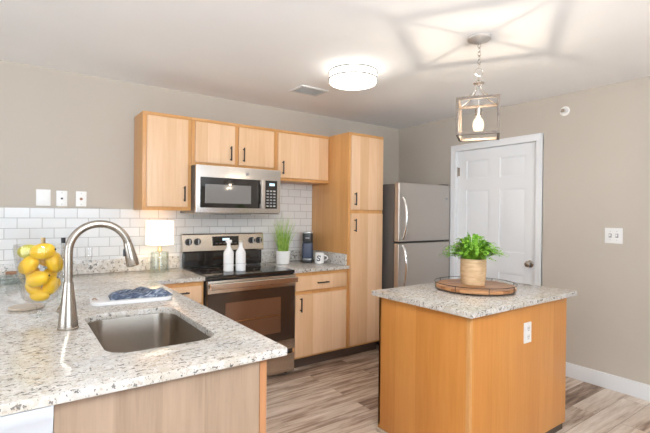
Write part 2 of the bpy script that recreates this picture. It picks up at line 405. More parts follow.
for y0, y1, z0, z1 in pl:
    a = [(xd+0.010, y0+.014, z0+.014), (xd+0.010, y1-.014, z0+.014), (xd+0.010, y1-.014, z1-.014), (xd+0.010, y0+.014, z1-.014)]
    b_ = [(xd+0.003, y0+.042, z0+.042), (xd+0.003, y1-.042, z0+.042), (xd+0.003, y1-.042, z1-.042), (xd+0.003, y0+.042, z1-.042)]
    obj('raised_panel', B().loft([a, b_], False, True), M['white'], d1)
cs = B()
for y0, y1 in ((DY0-0.06, DY0), (DY1, DY1+0.06)):
    cs.box(W-0.016, W, y0, y1, 0, DZ+0.06, 0.003)
cs.box(W-0.0162, W, DY0-0.06, DY1+0.06, DZ, DZ+0.062, 0.003)
for y0, y1 in ((DY0-0.06, DY0-0.045), (DY1+0.045, DY1+0.06)): cs.box(W-0.022, W, y0, y1, 0, DZ+0.0615, 0.003)
cs.box(W-0.022, W, DY0-0.0605, DY1+0.0605, DZ+0.047, DZ+0.063, 0.003)
for y0, y1 in ((DY0-0.018, DY0), (DY1, DY1+0.018)): cs.box(W, W+0.1, y0, y1, 0, DZ+0.018)
cs.box(W, W+0.1, DY0-0.018, DY1+0.018, DZ, DZ+0.018)
obj('door_casing', cs, M['white'], d1)
kn = B(); MX = Matrix.Rotation(-PI/2, 4, 'Y')
kn.lathe(xd, -1.646, [(0.0, 0.0), (0.033, 0.0), (0.033, 0.004), (0.012, 0.010), (0.011, 0.028), (0.022, 0.036), (0.028, 0.048), (0.024, 0.058), (0.012, 0.063), (0.0, 0.064)], 24, 0.909, MX)
obj('door_knob', kn, M['nickel'], d1, label='satin nickel knob')
for z in (0.25, 1.0, 1.80):
    obj('hinge', B().box(xd-0.004, xd+0.002, DY1-0.028, DY1-0.002, z-0.045, z+0.045, 0.001).tube([(xd-0.006, DY1-0.001, z-.05), (xd-0.006, DY1-0.001, z+.05)], 0.006, 10), M['nickel'], d1)

# ---------------------------------------------------------------- cabinets
def pull(o, x, y, z, vertical=True, ln=0.096, facing='-y'):
    """bar pull standing off a door"""
    b = B(); h = ln/2; s = 0.026
    if vertical: P = [(0, 0, -h), (0, s, -h), (0, s, h), (0, 0, h)]
    else: P = [(-h, 0, 0), (-h, s, 0), (h, s, 0), (h, 0, 0)]
    def mp(p): return (x+p[0], y-p[1], z+p[2]) if facing == '-y' else (x+p[1], y+p[0], z+p[2])
    q = [mp(p) for p in P]
    b.tube([q[0], q[1]], 0.005, 8); b.tube([q[3], q[2]], 0.005, 8)
    e = Vector(q[2])-Vector(q[1]); e.normalize(); e *= 0.012
    b.tube([Vector(q[1])-e, Vector(q[2])+e], 0.0058, 10)
    return obj('pull_handle', b, M['bronze'], o, label='dark bronze bar pull')
def slabdoor(name, t, x0, x1, y, z0, z1, mat='maple'):
    """slab door or drawer front, facing -y, 19 mm thick, eased edge"""
    return obj(name, B().box(x0, x1, y-0.019, y, z0, z1, 0.004), M[mat], t)

ZT, ZB, WD = 2.105, 1.359, 0.296
def wallcab(label, x0, x1, z0, doors, group='wall cabinets'):
    t = thing('wall_cabinet', label, 'cabinet', ((x0+x1)/2, -0.15, z0), group)
    obj('body', B().box(x0, x1, -WD, -0.0095, z0, ZT, 0.0015), M['frame'], t)
    obj('top_moulding', B().box(x0, x1, -WD-0.006, -WD, ZT-0.022, ZT, 0.002), M['frame'], t)
    for a, b, zz, hx in doors:
        d = slabdoor('door', t, a, b, -WD-0.001, z0+0.028, ZT-0.030)
        pull(d, hx, -WD-0.02, zz)
    return t
wallcab('tall maple wall cabinet with one door, above the lit table lamp', 0.768, 1.137, ZB, [(0.795, 1.105, ZB+0.13, 1.075)])
wallcab('short maple wall cabinet with two doors, directly above the microwave', 1.139, 1.899, 1.723, [(1.163, 1.502, 1.84, 1.462), (1.538, 1.875, 1.84, 1.578)])
wallcab('maple wall cabinet with one door, above the potted grass and beside the pantry', 1.901, 2.4995, 1.643, [(1.922, 2.478, 1.76, 1.965)])

def basecab(name, label, x0, x1, fronts, yb=-0.02, yf=-0.606, group='base cabinets', zt=0.8385):
    t = thing(name, label, 'cabinet', ((x0+x1)/2, -0.3, 0), group)
    obj('body', B().box(x0, x1, yf, yb, 0.098, zt, 0.0015), M['frame'], t)
    obj('toe_kick', B().box(x0, x1, yf+0.06, yb, 0.0, 0.097), M['toe'], t, label='dark recessed toe kick')
    for kind, a, b, z0, z1, hx, hz, vert in fronts:
        d = slabdoor(kind, t, a, b, yf-0.001, z0, z1)
        pull(d, hx, yf-0.02, hz, vert)
    return t
basecab('base_cabinet', 'maple base cabinet with drawer over door, right of the range under the coffee maker', 1.904, 2.499,
        [('drawer', 1.926, 2.478, 0.682, 0.806, 2.202, 0.742, False), ('door', 1.926, 2.478, 0.118, 0.648, 1.975, 0.565, True)])
basecab('base_cabinet', 'narrow maple base cabinet with drawer, left of the range below the table lamp', 0.80, 1.134,
        [('drawer', 0.822, 1.114, 0.682, 0.806, 0.955, 0.765, False), ('door', 0.822, 1.114, 0.118, 0.648, 0.87, 0.565, True)])
pn = thing('pantry_cabinet', 'floor to ceiling-height maple pantry cabinet with two stacked doors beside the refrigerator', 'cabinet', (2.716, -0.3, 0))
obj('body', B().box(2.501, 2.932, -0.610, -0.0095, 0.098, ZT, 0.0015), M['frame'], pn)
obj('top_moulding', B().box(2.501, 2.932, -0.616, -0.610, ZT-0.022, ZT, 0.002), M['frame'], pn)
obj('toe_kick', B().box(2.501, 2.932, -0.55, -0.0095, 0, 0.097), M['toe'], pn)
d = slabdoor('upper_door', pn, 2.522, 2.920, -0.611, 1.385, ZT-0.028); pull(d, 2.563, -0.63, 1.485)
d = slabdoor('lower_door', pn, 2.522, 2.920, -0.611, 0.118, 1.350); pull(d, 2.563, -0.63, 1.24)

# peninsula: sink cabinet run under the counter, half wall and trim on its dining side
ZC = 0.869; ZU = 0.840
sc_ = thing('sink_cabinet', 'peninsula sink cabinet with a pale wood end panel under the granite', 'cabinet', (0.4, -1.5, 0))
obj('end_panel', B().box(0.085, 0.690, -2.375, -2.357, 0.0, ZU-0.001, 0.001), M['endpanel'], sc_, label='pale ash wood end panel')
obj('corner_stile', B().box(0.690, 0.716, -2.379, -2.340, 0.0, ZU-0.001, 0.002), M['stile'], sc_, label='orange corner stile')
obj('face_frame', B().box(0.690, 0.712, -2.339, -0.68, 0.098, 0.135).box(0.690, 0.712, -2.339, -0.68, ZU-0.04, ZU-0.001).box(0.690, 0.712, -1.54, -1.50, 0.136, ZU-0.041).box(0.690, 0.712, -0.72, -0.68, 0.136, ZU-0.041).box(0.690, 0.712, -2.339, -2.30, 0.136, ZU-0.041), M['frame'], sc_)
obj('back_panel', B().box(0.085, 0.097, -2.356, -0.02, 0.0, ZU-0.001), M['frame'], sc_)
obj('bottom_panel', B().box(0.098, 0.689, -2.356, -0.68, 0.098, 0.116), M['frame'], sc_)
obj('toe_kick', B().box(0.63, 0.645, -2.356, -0.68, 0.0, 0.097), M['toe'], sc_)
for a, b, hy in ((-2.325, -1.925, -1.965), (-1.915, -1.515, -1.875), (-1.505, -1.11, -1.15), (-1.10, -0.70, -1.06)):
    d = obj('door', B().box(0.713, 0.731, a, b, 0.118, 0.812, 0.003), M['maple'], sc_)
    pull(d, 0.731, hy, 0.72, True, facing='+x')
kw = struct('wall_peninsula', B().box(-0.08, 0.060, -2.355, -0.0005, 0, ZU-0.001), M['whitegrey'])
tr = B()
prof = [(0.000, 0.700), (0.010, 0.700), (0.014, 0.735), (0.022, 0.748), (0.022, 0.768), (0.036, 0.800), (0.042, 0.812), (0.042, ZU-0.002), (0.000, ZU-0.002)]
tr.loft([[(0.083, -2.355-a, z) for a, z in prof], [(-0.08, -2.355-a, z) for a, z in prof]])
tr.loft([[(-0.08-a, -2.355, z) for a, z in prof], [(-0.08-a, -0.02, z) for a, z in prof]])
struct('trim_1', tr, M['whitegrey'])

# ---------------------------------------------------------------- countertops
hole = rrect(0.250, 0.640, -2.150, -1.492, 0.085, 8)
ct = thing('countertop', 'L-shaped speckled granite peninsula countertop holding the sink', 'countertop', (0.3, -1.2, ZU))
obj('slab', B().slab([(-0.42, -2.401), (0.785, -2.401), (0.785, -0.655), (0.803, -0.637), (1.136, -0.637), (1.136, -0.0095), (-0.42, -0.0095)], ZU, ZC, [hole], 0.003), M['granite'], ct)
obj('backsplash', B().box(-0.42, 1.136, -0.029, -0.0095, ZC+0.0005, 0.972, 0.002), M['granite'], ct)
c2 = thing('countertop', 'short granite countertop between the range and the pantry', 'countertop', (2.2, -0.3, ZU))
obj('slab', B().box(1.902, 2.4995, -0.640, -0.0095, ZU, ZC, 0.003), M['granite'], c2)
obj('backsplash', B().box(1.902, 2.4795, -0.029, -0.0095, ZC+0.0005, 0.972, 0.002), M['granite'], c2)
obj('side_splash', B().box(2.480, 2.4995, -0.600, -0.0095, ZC+0.0005, 0.972, 0.002), M['granite'], c2)

# sink
sk = thing('sink', 'undermount stainless steel sink set in the granite peninsula', 'sink', (0.445, -1.82, 0.66))
def ring(g, z, r): return rrect(0.250-g, 0.640+g, -2.150-g, -1.492+g, max(r, 0.01), 8, z)
lp = [ring(0.022, ZU-0.0015, 0.105), ring(0.004, ZU-0.0015, 0.089), ring(0.003, ZU-0.006, 0.088), ring(-0.006, 0.68, 0.08), ring(-0.014, 0.655, 0.074), ring(-0.035, 0.645, 0.055), ring(-0.10, 0.643, 0.03),
      ring(-0.10, 0.640, 0.03), ring(-0.034, 0.642, 0.058), ring(-0.012, 0.652, 0.076), ring(-0.003, 0.68, 0.082), ring(0.006, ZU-0.008, 0.09), ring(0.022, ZU-0.004, 0.105)]
sb = B()
t_ = bmesh.new(); L = [[t_.verts.new(p) for p in l] for l in lp]; n_ = len(L[0])
for i in range(len(L)):
    if i == 6: continue
    a, b_ = L[i], L[(i+1) % len(L)]
    for j in range(n_): t_.faces.new((a[j], a[(j+1) % n_], b_[(j+1) % n_], b_[j]))
t_.faces.new(L[6]); t_.faces.new(L[7]); bmesh.ops.recalc_face_normals(t_, faces=t_.faces); sb._take(t_)
obj('basin', sb, M['sinksteel'], sk)
obj('drain', B().lathe(0.445, -1.82, [(0.0, 0.6435), (0.045, 0.6435), (0.055, 0.6455), (0.058, 0.6445), (0.058, 0.6432), (0.0, 0.6432)], 28), M['chrome'], sk)

# faucet
fx, fy = 0.174, -1.705
fc = thing('faucet', 'brushed nickel gooseneck pull-down kitchen faucet beside the sink', 'faucet', (fx, fy, ZC))
obj('base', B().lathe(fx, fy, [(0, ZC+0.0005), (0.039, ZC+0.0005), (0.039, ZC+0.007), (0.036, ZC+0.010), (0.035, ZC+0.03), (0.031, ZC+0.07), (0.025, ZC+0.12), (0.020, ZC+0.165), (0.0175, ZC+0.19), (0.0, ZC+0.19)], 32), M['nickel'], fc)
RA = 0.112; zc_ = 1.293-RA
pts = [(fx, fy, ZC+0.19), (fx, fy, zc_)]
for i in range(1, 19):
    a = PI-math.radians(162)*i/18; pts.append((fx+RA+RA*math.cos(a), fy, zc_+RA*math.sin(a)))
obj('neck', B().tube(pts, 0.0155, 18), M['nickel'], fc)
a = PI-math.radians(162); e = Vector((math.sin(a), 0, -math.cos(a)))*1.0
e = Vector((0.22, 0, -0.97)).normalized(); p0 = Vector(pts[-1])
hd = B(); hd.tube([p0-e*0.004, p0+e*0.004], 0.0165, 18)
hd.tube([p0+e*0.005, p0+e*0.012, p0+e*0.065, p0+e*0.105, p0+e*0.109], [0.0165, 0.018, 0.0235, 0.0265, 0.0245], 20)
ho = obj('spray_head', hd, M['nickel'], fc)
obj('spray_button', B().box(-0.004, 0.004, -0.008, 0.008, -0.016, 0.016, 0.003, M=Matrix.Translation(p0+e*0.045+Vector((-0.0215, 0, -0.004)))), M['black'], ho)
lv = B(); lv.tube([(fx-0.015, fy+0.018, ZC+0.070), (fx-0.030, fy+0.040, ZC+0.070)], 0.011, 14)
lv.tube([(fx-0.030, fy+0.040, ZC+0.071), (fx-0.022, fy+0.062, ZC+0.078), (fx+0.0, fy+0.105, ZC+0.105)], [0.007, 0.006, 0.0045], 12)
obj('lever', lv, M['nickel'], fc)

# ---------------------------------------------------------------- island
ix0, ix1, iy0, iy1 = 1.804, 2.904, -2.439, -1.715
isl = thing('kitchen_island', 'free-standing amber wood kitchen island under the lantern', 'island', (2.35, -2.08, 0))
obj('carcass', B().box(1.858, 2.825, -2.388, -1.765, 0.045, ZU-0.001), M['frame'], isl)
obj('side_panel', B().box(1.840, 1.8575, -2.386, -1.748, 0.020, ZU-0.001, 0.001), M['island'], isl)
obj('front_panel', B().box(1.858, 2.838, -2.406, -2.3885, 0.042, ZU-0.001, 0.001), M['island'], isl)
obj('corner_post', B().box(1.837, 1.8575, -2.409, -2.3865, 0.0, ZU-0.001, 0.003), M['frame'], isl)
obj('base_strip', B().box(1.858, 2.815, -2.4, -2.3885, 0.0, 0.0415), M['toe'], isl, label='dark brown base strip')
obj('shoe_strip', B().box(1.826, 1.8395, -2.385, -1.748, 0.0, 0.0195, 0.003), M['stone'], isl)
obj('rear_panel', B().box(1.840, 2.825, -1.7645, -1.748, 0.042, ZU-0.001, 0.001), M['island'], isl)
for a, b in ((-2.375, -2.08), (-2.07, -1.775)):
    d = obj('door', B().box(2.826, 2.842, a, b, 0.06, ZU-0.03, 0.003), M['maple'], isl)
    pull(d, 2.842, (b-0.04 if a < -2.2 else a+0.04), 0.66, True, facing='+x')
c3 = obj('countertop', B().box(ix0, ix1, iy0, iy1, ZU, ZC, 0.0035), M['granite'], base=(2.35, -2.08, ZU))
tag(c3, 'square-edged granite countertop on top of the island', 'countertop')

# ---------------------------------------------------------------- range
RX0, RX1, RY = 1.1405, 1.8985, -0.640
rg = thing('range', 'stainless steel electric range with black glass cooktop and dark oven door', 'range', (1.52, -0.33, 0))
obj('body', B().box(RX0, RX1, RY+0.012, -0.03, 0.045, 0.845), M['black'], rg)
obj('cooktop', B().box(RX0-0.001, RX1+0.001, RY-0.012, -0.085, 0.846, 0.873, 0.005), M['glass_black'], rg, label='black glass cooktop')
for x, y, r in ((1.33, -0.50, 0.095), (1.71, -0.50, 0.105), (1.33, -0.21, 0.075), (1.71, -0.21, 0.09)):
    obj('burner_ring', B().lathe(x, y, [(r-0.002, 0.8731), (r, 0.8731), (r, 0.8735), (r-0.002, 0.8735)], 40, closed=True), M['darkside'], rg)
bgd = B(); bgd.box(RX0+0.012, RX1-0.012, -0.075, -0.032, 0.874, 1.000, 0.006)
obj('lower_backguard', bgd, M['glass_black'], rg)
cp = obj('control_panel', B().loft([[(RX0, -0.082, 1.000), (RX1, -0.082, 1.000), (RX1, -0.030, 1.000), (RX0, -0.030, 1.000)],
                                   [(RX0, -0.095, 1.012), (RX1, -0.095, 1.012), (RX1, -0.030, 1.012), (RX0, -0.030, 1.012)],
                                   [(RX0, -0.078, 1.150), (RX1, -0.078, 1.150), (RX1, -0.030, 1.150), (RX0, -0.030, 1.150)],
                                   [(RX0, -0.066, 1.160), (RX1, -0.066, 1.160), (RX1, -0.030, 1.160), (RX0, -0.030, 1.160)]]), M['steel_warm'], rg)
obj('clock_panel', B().box(1.40, 1.645, -0.0925, -0.08, 1.052, 1.135, 0.003), M['glass_black'], cp)
obj('clock_display', B().box(1.49, 1.555, -0.0932, -0.092, 1.098, 1.118), M['display'], cp)
for i in range(6): obj('touch_button', B().box(1.425+i*0.036, 1.447+i*0.036, -0.0932, -0.092, 1.068, 1.078), M['darkside'], cp)
MY = Matrix.Rotation(PI/2, 4, 'X')
for x in (1.190, 1.265, 1.775, 1.848):
    kb = obj('knob', B().lathe(x, -0.088, [(0, 0), (0.029, 0), (0.029, 0.006), (0.023, 0.010), (0.021, 0.028), (0.018, 0.031), (0, 0.031)], 28, 1.093, MY), M['black'], rg)
    obj('knob_grip', B().box(x-0.0045, x+0.0045, -0.128, -0.112, 1.072, 1.114, 0.002), M['silver'], kb)
od = obj('oven_door', B().box(RX0+0.004, RX1-0.004, RY-0.028, RY+0.010, 0.225, 0.838, 0.004), M['glass_reflect_umber'], rg, label='dark glass oven door')
obj('upper_trim', B().box(RX0+0.003, RX1-0.003, RY-0.032, RY-0.0285, 0.745, 0.838, 0.001), M['steel_warm'], od)
obj('lower_trim', B().box(RX0+0.003, RX1-0.003, RY-0.032, RY-0.0285, 0.226, 0.305, 0.001), M['steel_warm'], od)
obj('oven_window', B().box(RX0+0.14, RX1-0.14, RY-0.030, RY-0.0285, 0.375, 0.665, 0.0005), M['glass_reflect_brown'], od)
obj('oven_rack', B().box(RX0+0.145, RX1-0.145, RY-0.0306, RY-0.0298, 0.515, 0.520), M['chrome'], od)
hb = B(); hb.box(RX0+0.006, RX1-0.006, RY-0.082, RY-0.060, 0.779, 0.823, 0.009, 3)
hb.box(RX0+0.03, RX0+0.055, RY-0.062, RY-0.032, 0.786, 0.814, 0.004); hb.box(RX1-0.055, RX1-0.03, RY-0.062, RY-0.032, 0.786, 0.814, 0.004)
obj('oven_handle', hb, M['steel_warm'], od)
obj('storage_drawer', B().box(RX0+0.004, RX1-0.004, RY-0.026, RY+0.010, 0.035, 0.187, 0.004), M['steel_warm'], rg)
for x in (RX0+0.04, RX1-0.04):
    for y in (RY+0.06, -0.08): obj('foot', B().lathe(x, y, [(0, 0.0), (0.016, 0.0), (0.016, 0.012), (0.010, 0.012), (0.010, 0.045), (0, 0.045)], 16), M['black'], rg)

# microwave over the range
mz0, mz1, my = 1.338, 1.7215, -0.372
mw = thing('microwave', 'stainless over-the-range microwave with dark window and black keypad', 'microwave', (1.52, -0.2, mz0))
obj('body', B().box(1.1405, 1.8985, my, -0.0095, mz0, mz1, 0.003), M['darkside'], mw)
fr = obj('front', B().box(1.1405, 1.8985, my-0.030, my-0.0005, mz0+0.004, mz1, 0.006), M['steel'], mw)
dw = obj('door', B().box(1.175, 1.693, my-0.0345, my-0.031, mz0+0.046, mz1-0.095, 0.002), M['glass_black'], mw, label='dark glass door')
obj('window', B().box(1.212, 1.610, my-0.0365, my-0.0345, mz0+0.082, mz1-0.150, 0.001), M['glass_grey'], dw)
hb = B(); hb.box(1.692, 1.730, my-0.068, my-0.050, mz0+0.045, mz1-0.092, 0.008)
hb.box(1.700, 1.722, my-0.052, my-0.031, mz0+0.06, mz0+0.085, 0.002); hb.box(1.700, 1.722, my-0.052, my-0.031, mz1-0.132, mz1-0.107, 0.002)
obj('door_handle', hb, M['steel_v'], mw)
kp = obj('control_panel', B().box(1.738, 1.862, my-0.0345, my-0.031, mz0+0.046, mz1-0.095, 0.002), M['glass_black'], mw)
obj('clock_display', B().box(1.785, 1.835, my-0.0355, my-0.0345, mz1-0.140, mz1-0.118), M['display'], kp)
for r in range(6):
    for c in range(3):
        obj('key', B().box(1.757+c*0.033, 1.779+c*0.033, my-0.0353, my-0.0345, mz0+0.062+r*0.026, mz0+0.074+r*0.026), M['silver'] if r in (0, 5) else M['ventgap'], kp)
obj('vent_grille', B().box(1.30, 1.62, my-0.02, my+0.10, mz0-0.008, mz0-0.0005, 0.002), M['black'], mw)
obj('filter_plate', B().box(1.1505, 1.8885, my-0.028, -0.03, mz0-0.004, mz0-0.0002), M['steel'], mw)
def logo(t, x, y, z, r, axis='y'):
    b = B(); M_ = Matrix.Rotation(PI/2, 4, 'X')
    b.lathe(x, y, [(0, 0), (r, 0), (r, 0.002), (r*0.86, 0.0025), (r*0.82, 0.0012), (0, 0.0012)], 24, z, M_)
    o = obj('badge', b, M['silver'], t)
    cu = bpy.data.curves.new('badge_script', 'FONT'); cu.body = 'GE'; cu.size = r*1.15; cu.align_x = 'CENTER'; cu.align_y = 'CENTER'; cu.shear = 0.3; cu.extrude = 0.0003
    tmp = bpy.data.objects.new('script_source', cu); COL.objects.link(tmp); bpy.context.view_layer.update()
    me = bpy.data.meshes.new_from_object(tmp.evaluated_get(bpy.context.evaluated_depsgraph_get())); bpy.data.objects.remove(tmp)
    q = B(); q.bm.from_mesh(me); bmesh.ops.transform(q.bm, matrix=Matrix.Translation((x, y-0.0015, z)) @ Matrix.Rotation(PI/2, 4, 'X'), verts=q.bm.verts)
    obj('badge_script', q, M['black'], o)

logo(mw, 1.575, my-0.0302, mz1-0.052, 0.017)

# ---------------------------------------------------------------- refrigerator
QX0, QX1, QY, QZ = 2.968, 3.728, -0.735, 1.655
fg = thing('refrigerator', 'stainless top-freezer refrigerator between the pantry and the white door', 'refrigerator', (3.35, -0.4, 0))
obj('body', B().box(QX0+0.004, QX1-0.004, QY+0.004, -0.05, 0.03, QZ-0.012, 0.004), M['darkside'], fg, label='dark grey refrigerator body')
for nm, z0, z1 in (('freezer_door', 1.082, QZ), ('fresh_food_door', 0.06, 1.066)):
    dd = obj(nm, B().box(QX0, QX1, QY-0.065, QY-0.004, z0, z1, 0.010, 3), M['steel_v'], fg)
    hz = (1.108, 1.515) if z0 > 1 else (0.63, 1.045)
    b = B(); pts = []
    for i in range(13):
        s = i/12; pts.append((QX0+0.055, QY-0.068-0.050*math.sin(PI*s)**0.55, hz[0]+(hz[1]-hz[0])*s))
    b.tube(pts, 0.0125, 12); obj('door_handle', b, M['chrome'], dd, label='bowed bright handle')
    if z0 > 1: logo(dd, QX1-0.055, QY-0.0652, z1-0.14, 0.018)
obj('hinge_cap', B().box(QX1-0.09, QX1-0.01, QY-0.05, QY+0.03, QZ-0.011, QZ+0.012, 0.004), M['darkside'], fg)
for x in (QX0+0.06, QX1-0.06):
    for y in (QY+0.06, -0.12): obj('foot', B().lathe(x, y, [(0, 0), (0.018, 0), (0.018, 0.03), (0, 0.03)], 16), M['black'], fg)

# ---------------------------------------------------------------- ceiling fixtures
dx, dy = 1.957, -1.323
dm = thing('ceiling_light', 'round lit flush-mount drum light on the ceiling', 'ceiling light', (dx, dy, H))
obj('mount_plate', B().lathe(dx, dy, [(0, H-0.012), (0.155, H-0.012), (0.155, H-0.0005), (0, H-0.0005)], 40), M['white'], dm)
obj('diffuser', B().lathe(dx, dy, [(0, H-0.105), (0.150, H-0.105), (0.163, H-0.100), (0.168, H-0.088), (0.168, H-0.0125), (0, H-0.0125)], 48), M['diffuser'], dm, label='glowing white diffuser')
for z in (H-0.020, H-0.072): obj('trim_ring', B().lathe(dx, dy, [(0.1685, z-0.005), (0.1755, z-0.005), (0.1755, z+0.005), (0.1685, z+0.005)], 48, closed=True), M['ringgrey'], dm)
px_, py_ = 2.185, -2.20
pd = thing('pendant_lantern', 'square wood and nickel lantern pendant hanging over the island with a lit bulb', 'pendant light', (px_, py_, H))
obj('canopy', B().lathe(px_, py_, [(0, H-0.036), (0.018, H-0.036), (0.030, H-0.028), (0.058, H-0.020), (0.066, H-0.012), (0.066, H-0.0005), (0, H-0.0005)], 36), M['canopy'], pd)
ch = B(); zt_ = H-0.036; zb_ = 2.205; nl = 6; ll = (zt_-zb_)/nl
for i in range(nl):
    zc2 = zt_-ll*(i+0.5); q = []
    for j in range(14):
        a = 2*PI*j/14; q.append((px_+(math.cos(a)*0.009 if i % 2 else 0), py_+(0 if i % 2 else math.cos(a)*0.009), zc2+math.sin(a)*(ll*0.5+0.004)))
    ch.tube(q, 0.0022, 6, True)
obj('chain', ch, M['chrome'], pd)
yaw = math.radians(32.5)
ca, sa = math.cos(yaw), math.sin(yaw)
def pr(u, v, z): return (px_+u*ca-v*sa, py_+u*sa+v*ca, z)
ringpts = [pr(0.023*math.cos(2*PI*j/24), 0, 2.180+0.023*math.sin(2*PI*j/24)) for j in range(24)]
ringpts = [(px_+0.81*0.023*math.cos(2*PI*j/24), py_-0.585*0.023*math.cos(2*PI*j/24), 2.180+0.023*math.sin(2*PI*j/24)) for j in range(24)]
obj('loop_ring', B().tube(ringpts, 0.003, 8, True), M['chrome'], pd)
LZ0, LZ1, LH = 1.798, 2.014, 0.109
hubz = 2.108
obj('hub', B().lathe(px_, py_, [(0, hubz-0.01), (0.018, hubz-0.01), (0.030, hubz+0.004), (0.032, hubz+0.010), (0.020, hubz+0.014), (0.010, hubz+0.026), (0.006, hubz+0.042), (0, hubz+0.042)], 24), M['chrome'], pd)
for su, sv in ((1, 1), (-1, 1), (-1, -1), (1, -1)):
    pts = []
    for i in range(13):
        s = i/12; r = 0.013+(LH-0.013)*(s**2.0); pts.append(pr(su*r, sv*r, hubz+(LZ1-0.004-hubz)*(1-(1-s)**1.5)))
    obj('curved_arm', B().tube(pts, 0.0042, 8), M['chrome'], pd)
g = 0.0075
def bar(a, b, nm, mat):
    p, q = Vector(a), Vector(b)
    lo = [min(p[i], q[i])-g for i in range(3)]; hi = [max(p[i], q[i])+g for i in range(3)]
    bx = B().box(lo[0], hi[0], lo[1], hi[1], lo[2], hi[2], 0.0015, 1)
    bmesh.ops.transform(bx.bm, matrix=Matrix.Translation((px_, py_, 0)) @ Matrix.Rotation(yaw, 4, 'Z'), verts=bx.bm.verts)
    return obj(nm, bx, mat, pd)
h_ = LH
for z in (LZ0+g, LZ1-g):
    for s in (-1, 1):
        bar((-h_, s*h_, z), (h_, s*h_, z), 'frame_bar', M['lantern'])
        bar((s*h_, -h_+2*g, z), (s*h_, h_-2*g, z), 'frame_bar', M['lantern'])
for s in (-1, 1):
    for t in (-1, 1): bar((s*h_, t*h_, LZ0+3*g), (s*h_, t*h_, LZ1-3*g), 'frame_post', M['lantern'])
for a, b in (((-h_+2*g, 0), (h_-2*g, 0)),):
    pass
obj('stem', B().tube([(px_, py_, hubz-0.011), (px_, py_, 1.972)], 0.005, 10), M['chrome'], pd)
obj('socket', B().lathe(px_, py_, [(0, 1.925), (0.0165, 1.925), (0.018, 1.932), (0.018, 1.965), (0.010, 1.972), (0, 1.972)], 20), M['nickel'], pd)
bl = obj('bulb', B().lathe(px_, py_, [(0.012, 1.924), (0.014, 1.917), (0.025, 1.902), (0.031, 1.884), (0.032, 1.866), (0.028, 1.846), (0.018, 1.829), (0.008, 1.822), (0, 1.821)], 24), M['bulb'], pd, label='glowing filament bulb')
fl = B()
for j in range(4):
    a = PI/2*j+0.4; fl.tube([(px_+0.006*math.cos(a), py_+0.006*math.sin(a), 1.907), (px_+0.011*math.cos(a), py_+0.011*math.sin(a), 1.847)], 0.0012, 5)
obj('filament', fl, M['filament'], bl)
L_ = bpy.data.lights.new('pendant_bulb_light', 'POINT'); L_.energy = BULB_W; L_.color = (1.0, 0.85, 0.66); L_.shadow_soft_size = 0.012
lo = bpy.data.objects.new('pendant_bulb_light', L_); COL.objects.link(lo); lo.location = Vector((px_, py_, 1.872))
vx0, vx1, vy0, vy1 = 1.86, 2.13, -0.80, -0.60
vt = thing('air_vent', 'white rectangular air vent in the ceiling beside the drum light', 'vent', (2.0, -0.7, H))
obj('backing', B().box(vx0+0.02, vx1-0.02, vy0+0.02, vy1-0.02, H-0.003, H-0.0005), M['ventback'], vt)
vf = B(); vf.box(vx0, vx1, vy0, vy0+0.022, H-0.010, H-0.0005, 0.003).box(vx0, vx1, vy1-0.022, vy1, H-0.010, H-0.0005, 0.003).box(vx0, vx0+0.022, vy0+0.022, vy1-0.022, H-0.010, H-0.0005, 0.003).box(vx1-0.022, vx1, vy0+0.022, vy1-0.022, H-0.010, H-0.0005, 0.003)
obj('frame', vf, M['vent'], vt)
lv = B(); n_ = 8
for i in range(n_):
    y = vy0+0.03+(vy1-vy0-0.06)*i/(n_-1)
    lv.box(vx0+0.022, vx1-0.022, -0.007, 0.007, -0.0006, 0.0006, M=Matrix.Translation((0, y, H-0.008)) @ Matrix.Rotation(0.6, 4, 'X'))
obj('louvres', lv, M['vent'], vt)

# ---------------------------------------------------------------- switches, outlets, sprinkler
def plate(name, label, cat, x, z, w, h, group, toggles=None):
    t = thing(name, label, cat, (x, 0, z), group)
    obj('plate', B().box(x-w/2, x+w/2, -0.007, -0.0005, z-h/2, z+h/2, 0.003), M['plastic'], t)
    return t
p_ = plate('wall_plate', 'blank white wall plate above the tile, widest and furthest from the cabinets', 'wall plate', 0.161, 1.440, 0.088, 0.118, 'wall plates over the backsplash')
obj('cover', B().box(0.161-0.034, 0.161+0.034, -0.0085, -0.0071, 1.40, 1.48, 0.001), M['plastic'], p_)
p_ = plate('wall_plate', 'white phone jack wall plate, middle one of three above the tile', 'wall plate', 0.275, 1.437, 0.070, 0.114, 'wall plates over the backsplash')
obj('jack', B().box(0.268, 0.282, -0.010, -0.0071, 1.430, 1.443, 0.001), M['black'], p_)
for z in (1.395, 1.479): obj('screw', B().lathe(0.275, -0.007, [(0, 0), (0.004, 0), (0.003, 0.0015), (0, 0.0018)], 12, z, MY), M['silver'], p_)
p_ = plate('wall_plate', 'white cable wall plate with brown jack, nearest the wall cabinet', 'wall plate', 0.400, 1.437, 0.070, 0.114, 'wall plates over the backsplash')
obj('jack', B().lathe(0.400, -0.007, [(0, 0), (0.010, 0), (0.010, 0.004), (0.005, 0.005), (0.005, 0.012), (0, 0.012)], 16, 1.437, MY), M['cork'], p_)
for z in (1.395, 1.479): obj('screw', B().lathe(0.400, -0.007, [(0, 0), (0.004, 0), (0.003, 0.0015), (0, 0.0018)], 12, z, MY), M['silver'], p_)
sw = thing('light_switch', 'white double toggle light switch on the right wall', 'light switch', (W, -2.322, 1.198))
obj('plate', B().box(W-0.007, W-0.0005, -2.383, -2.261, 1.138, 1.258, 0.003), M['plastic'], sw)
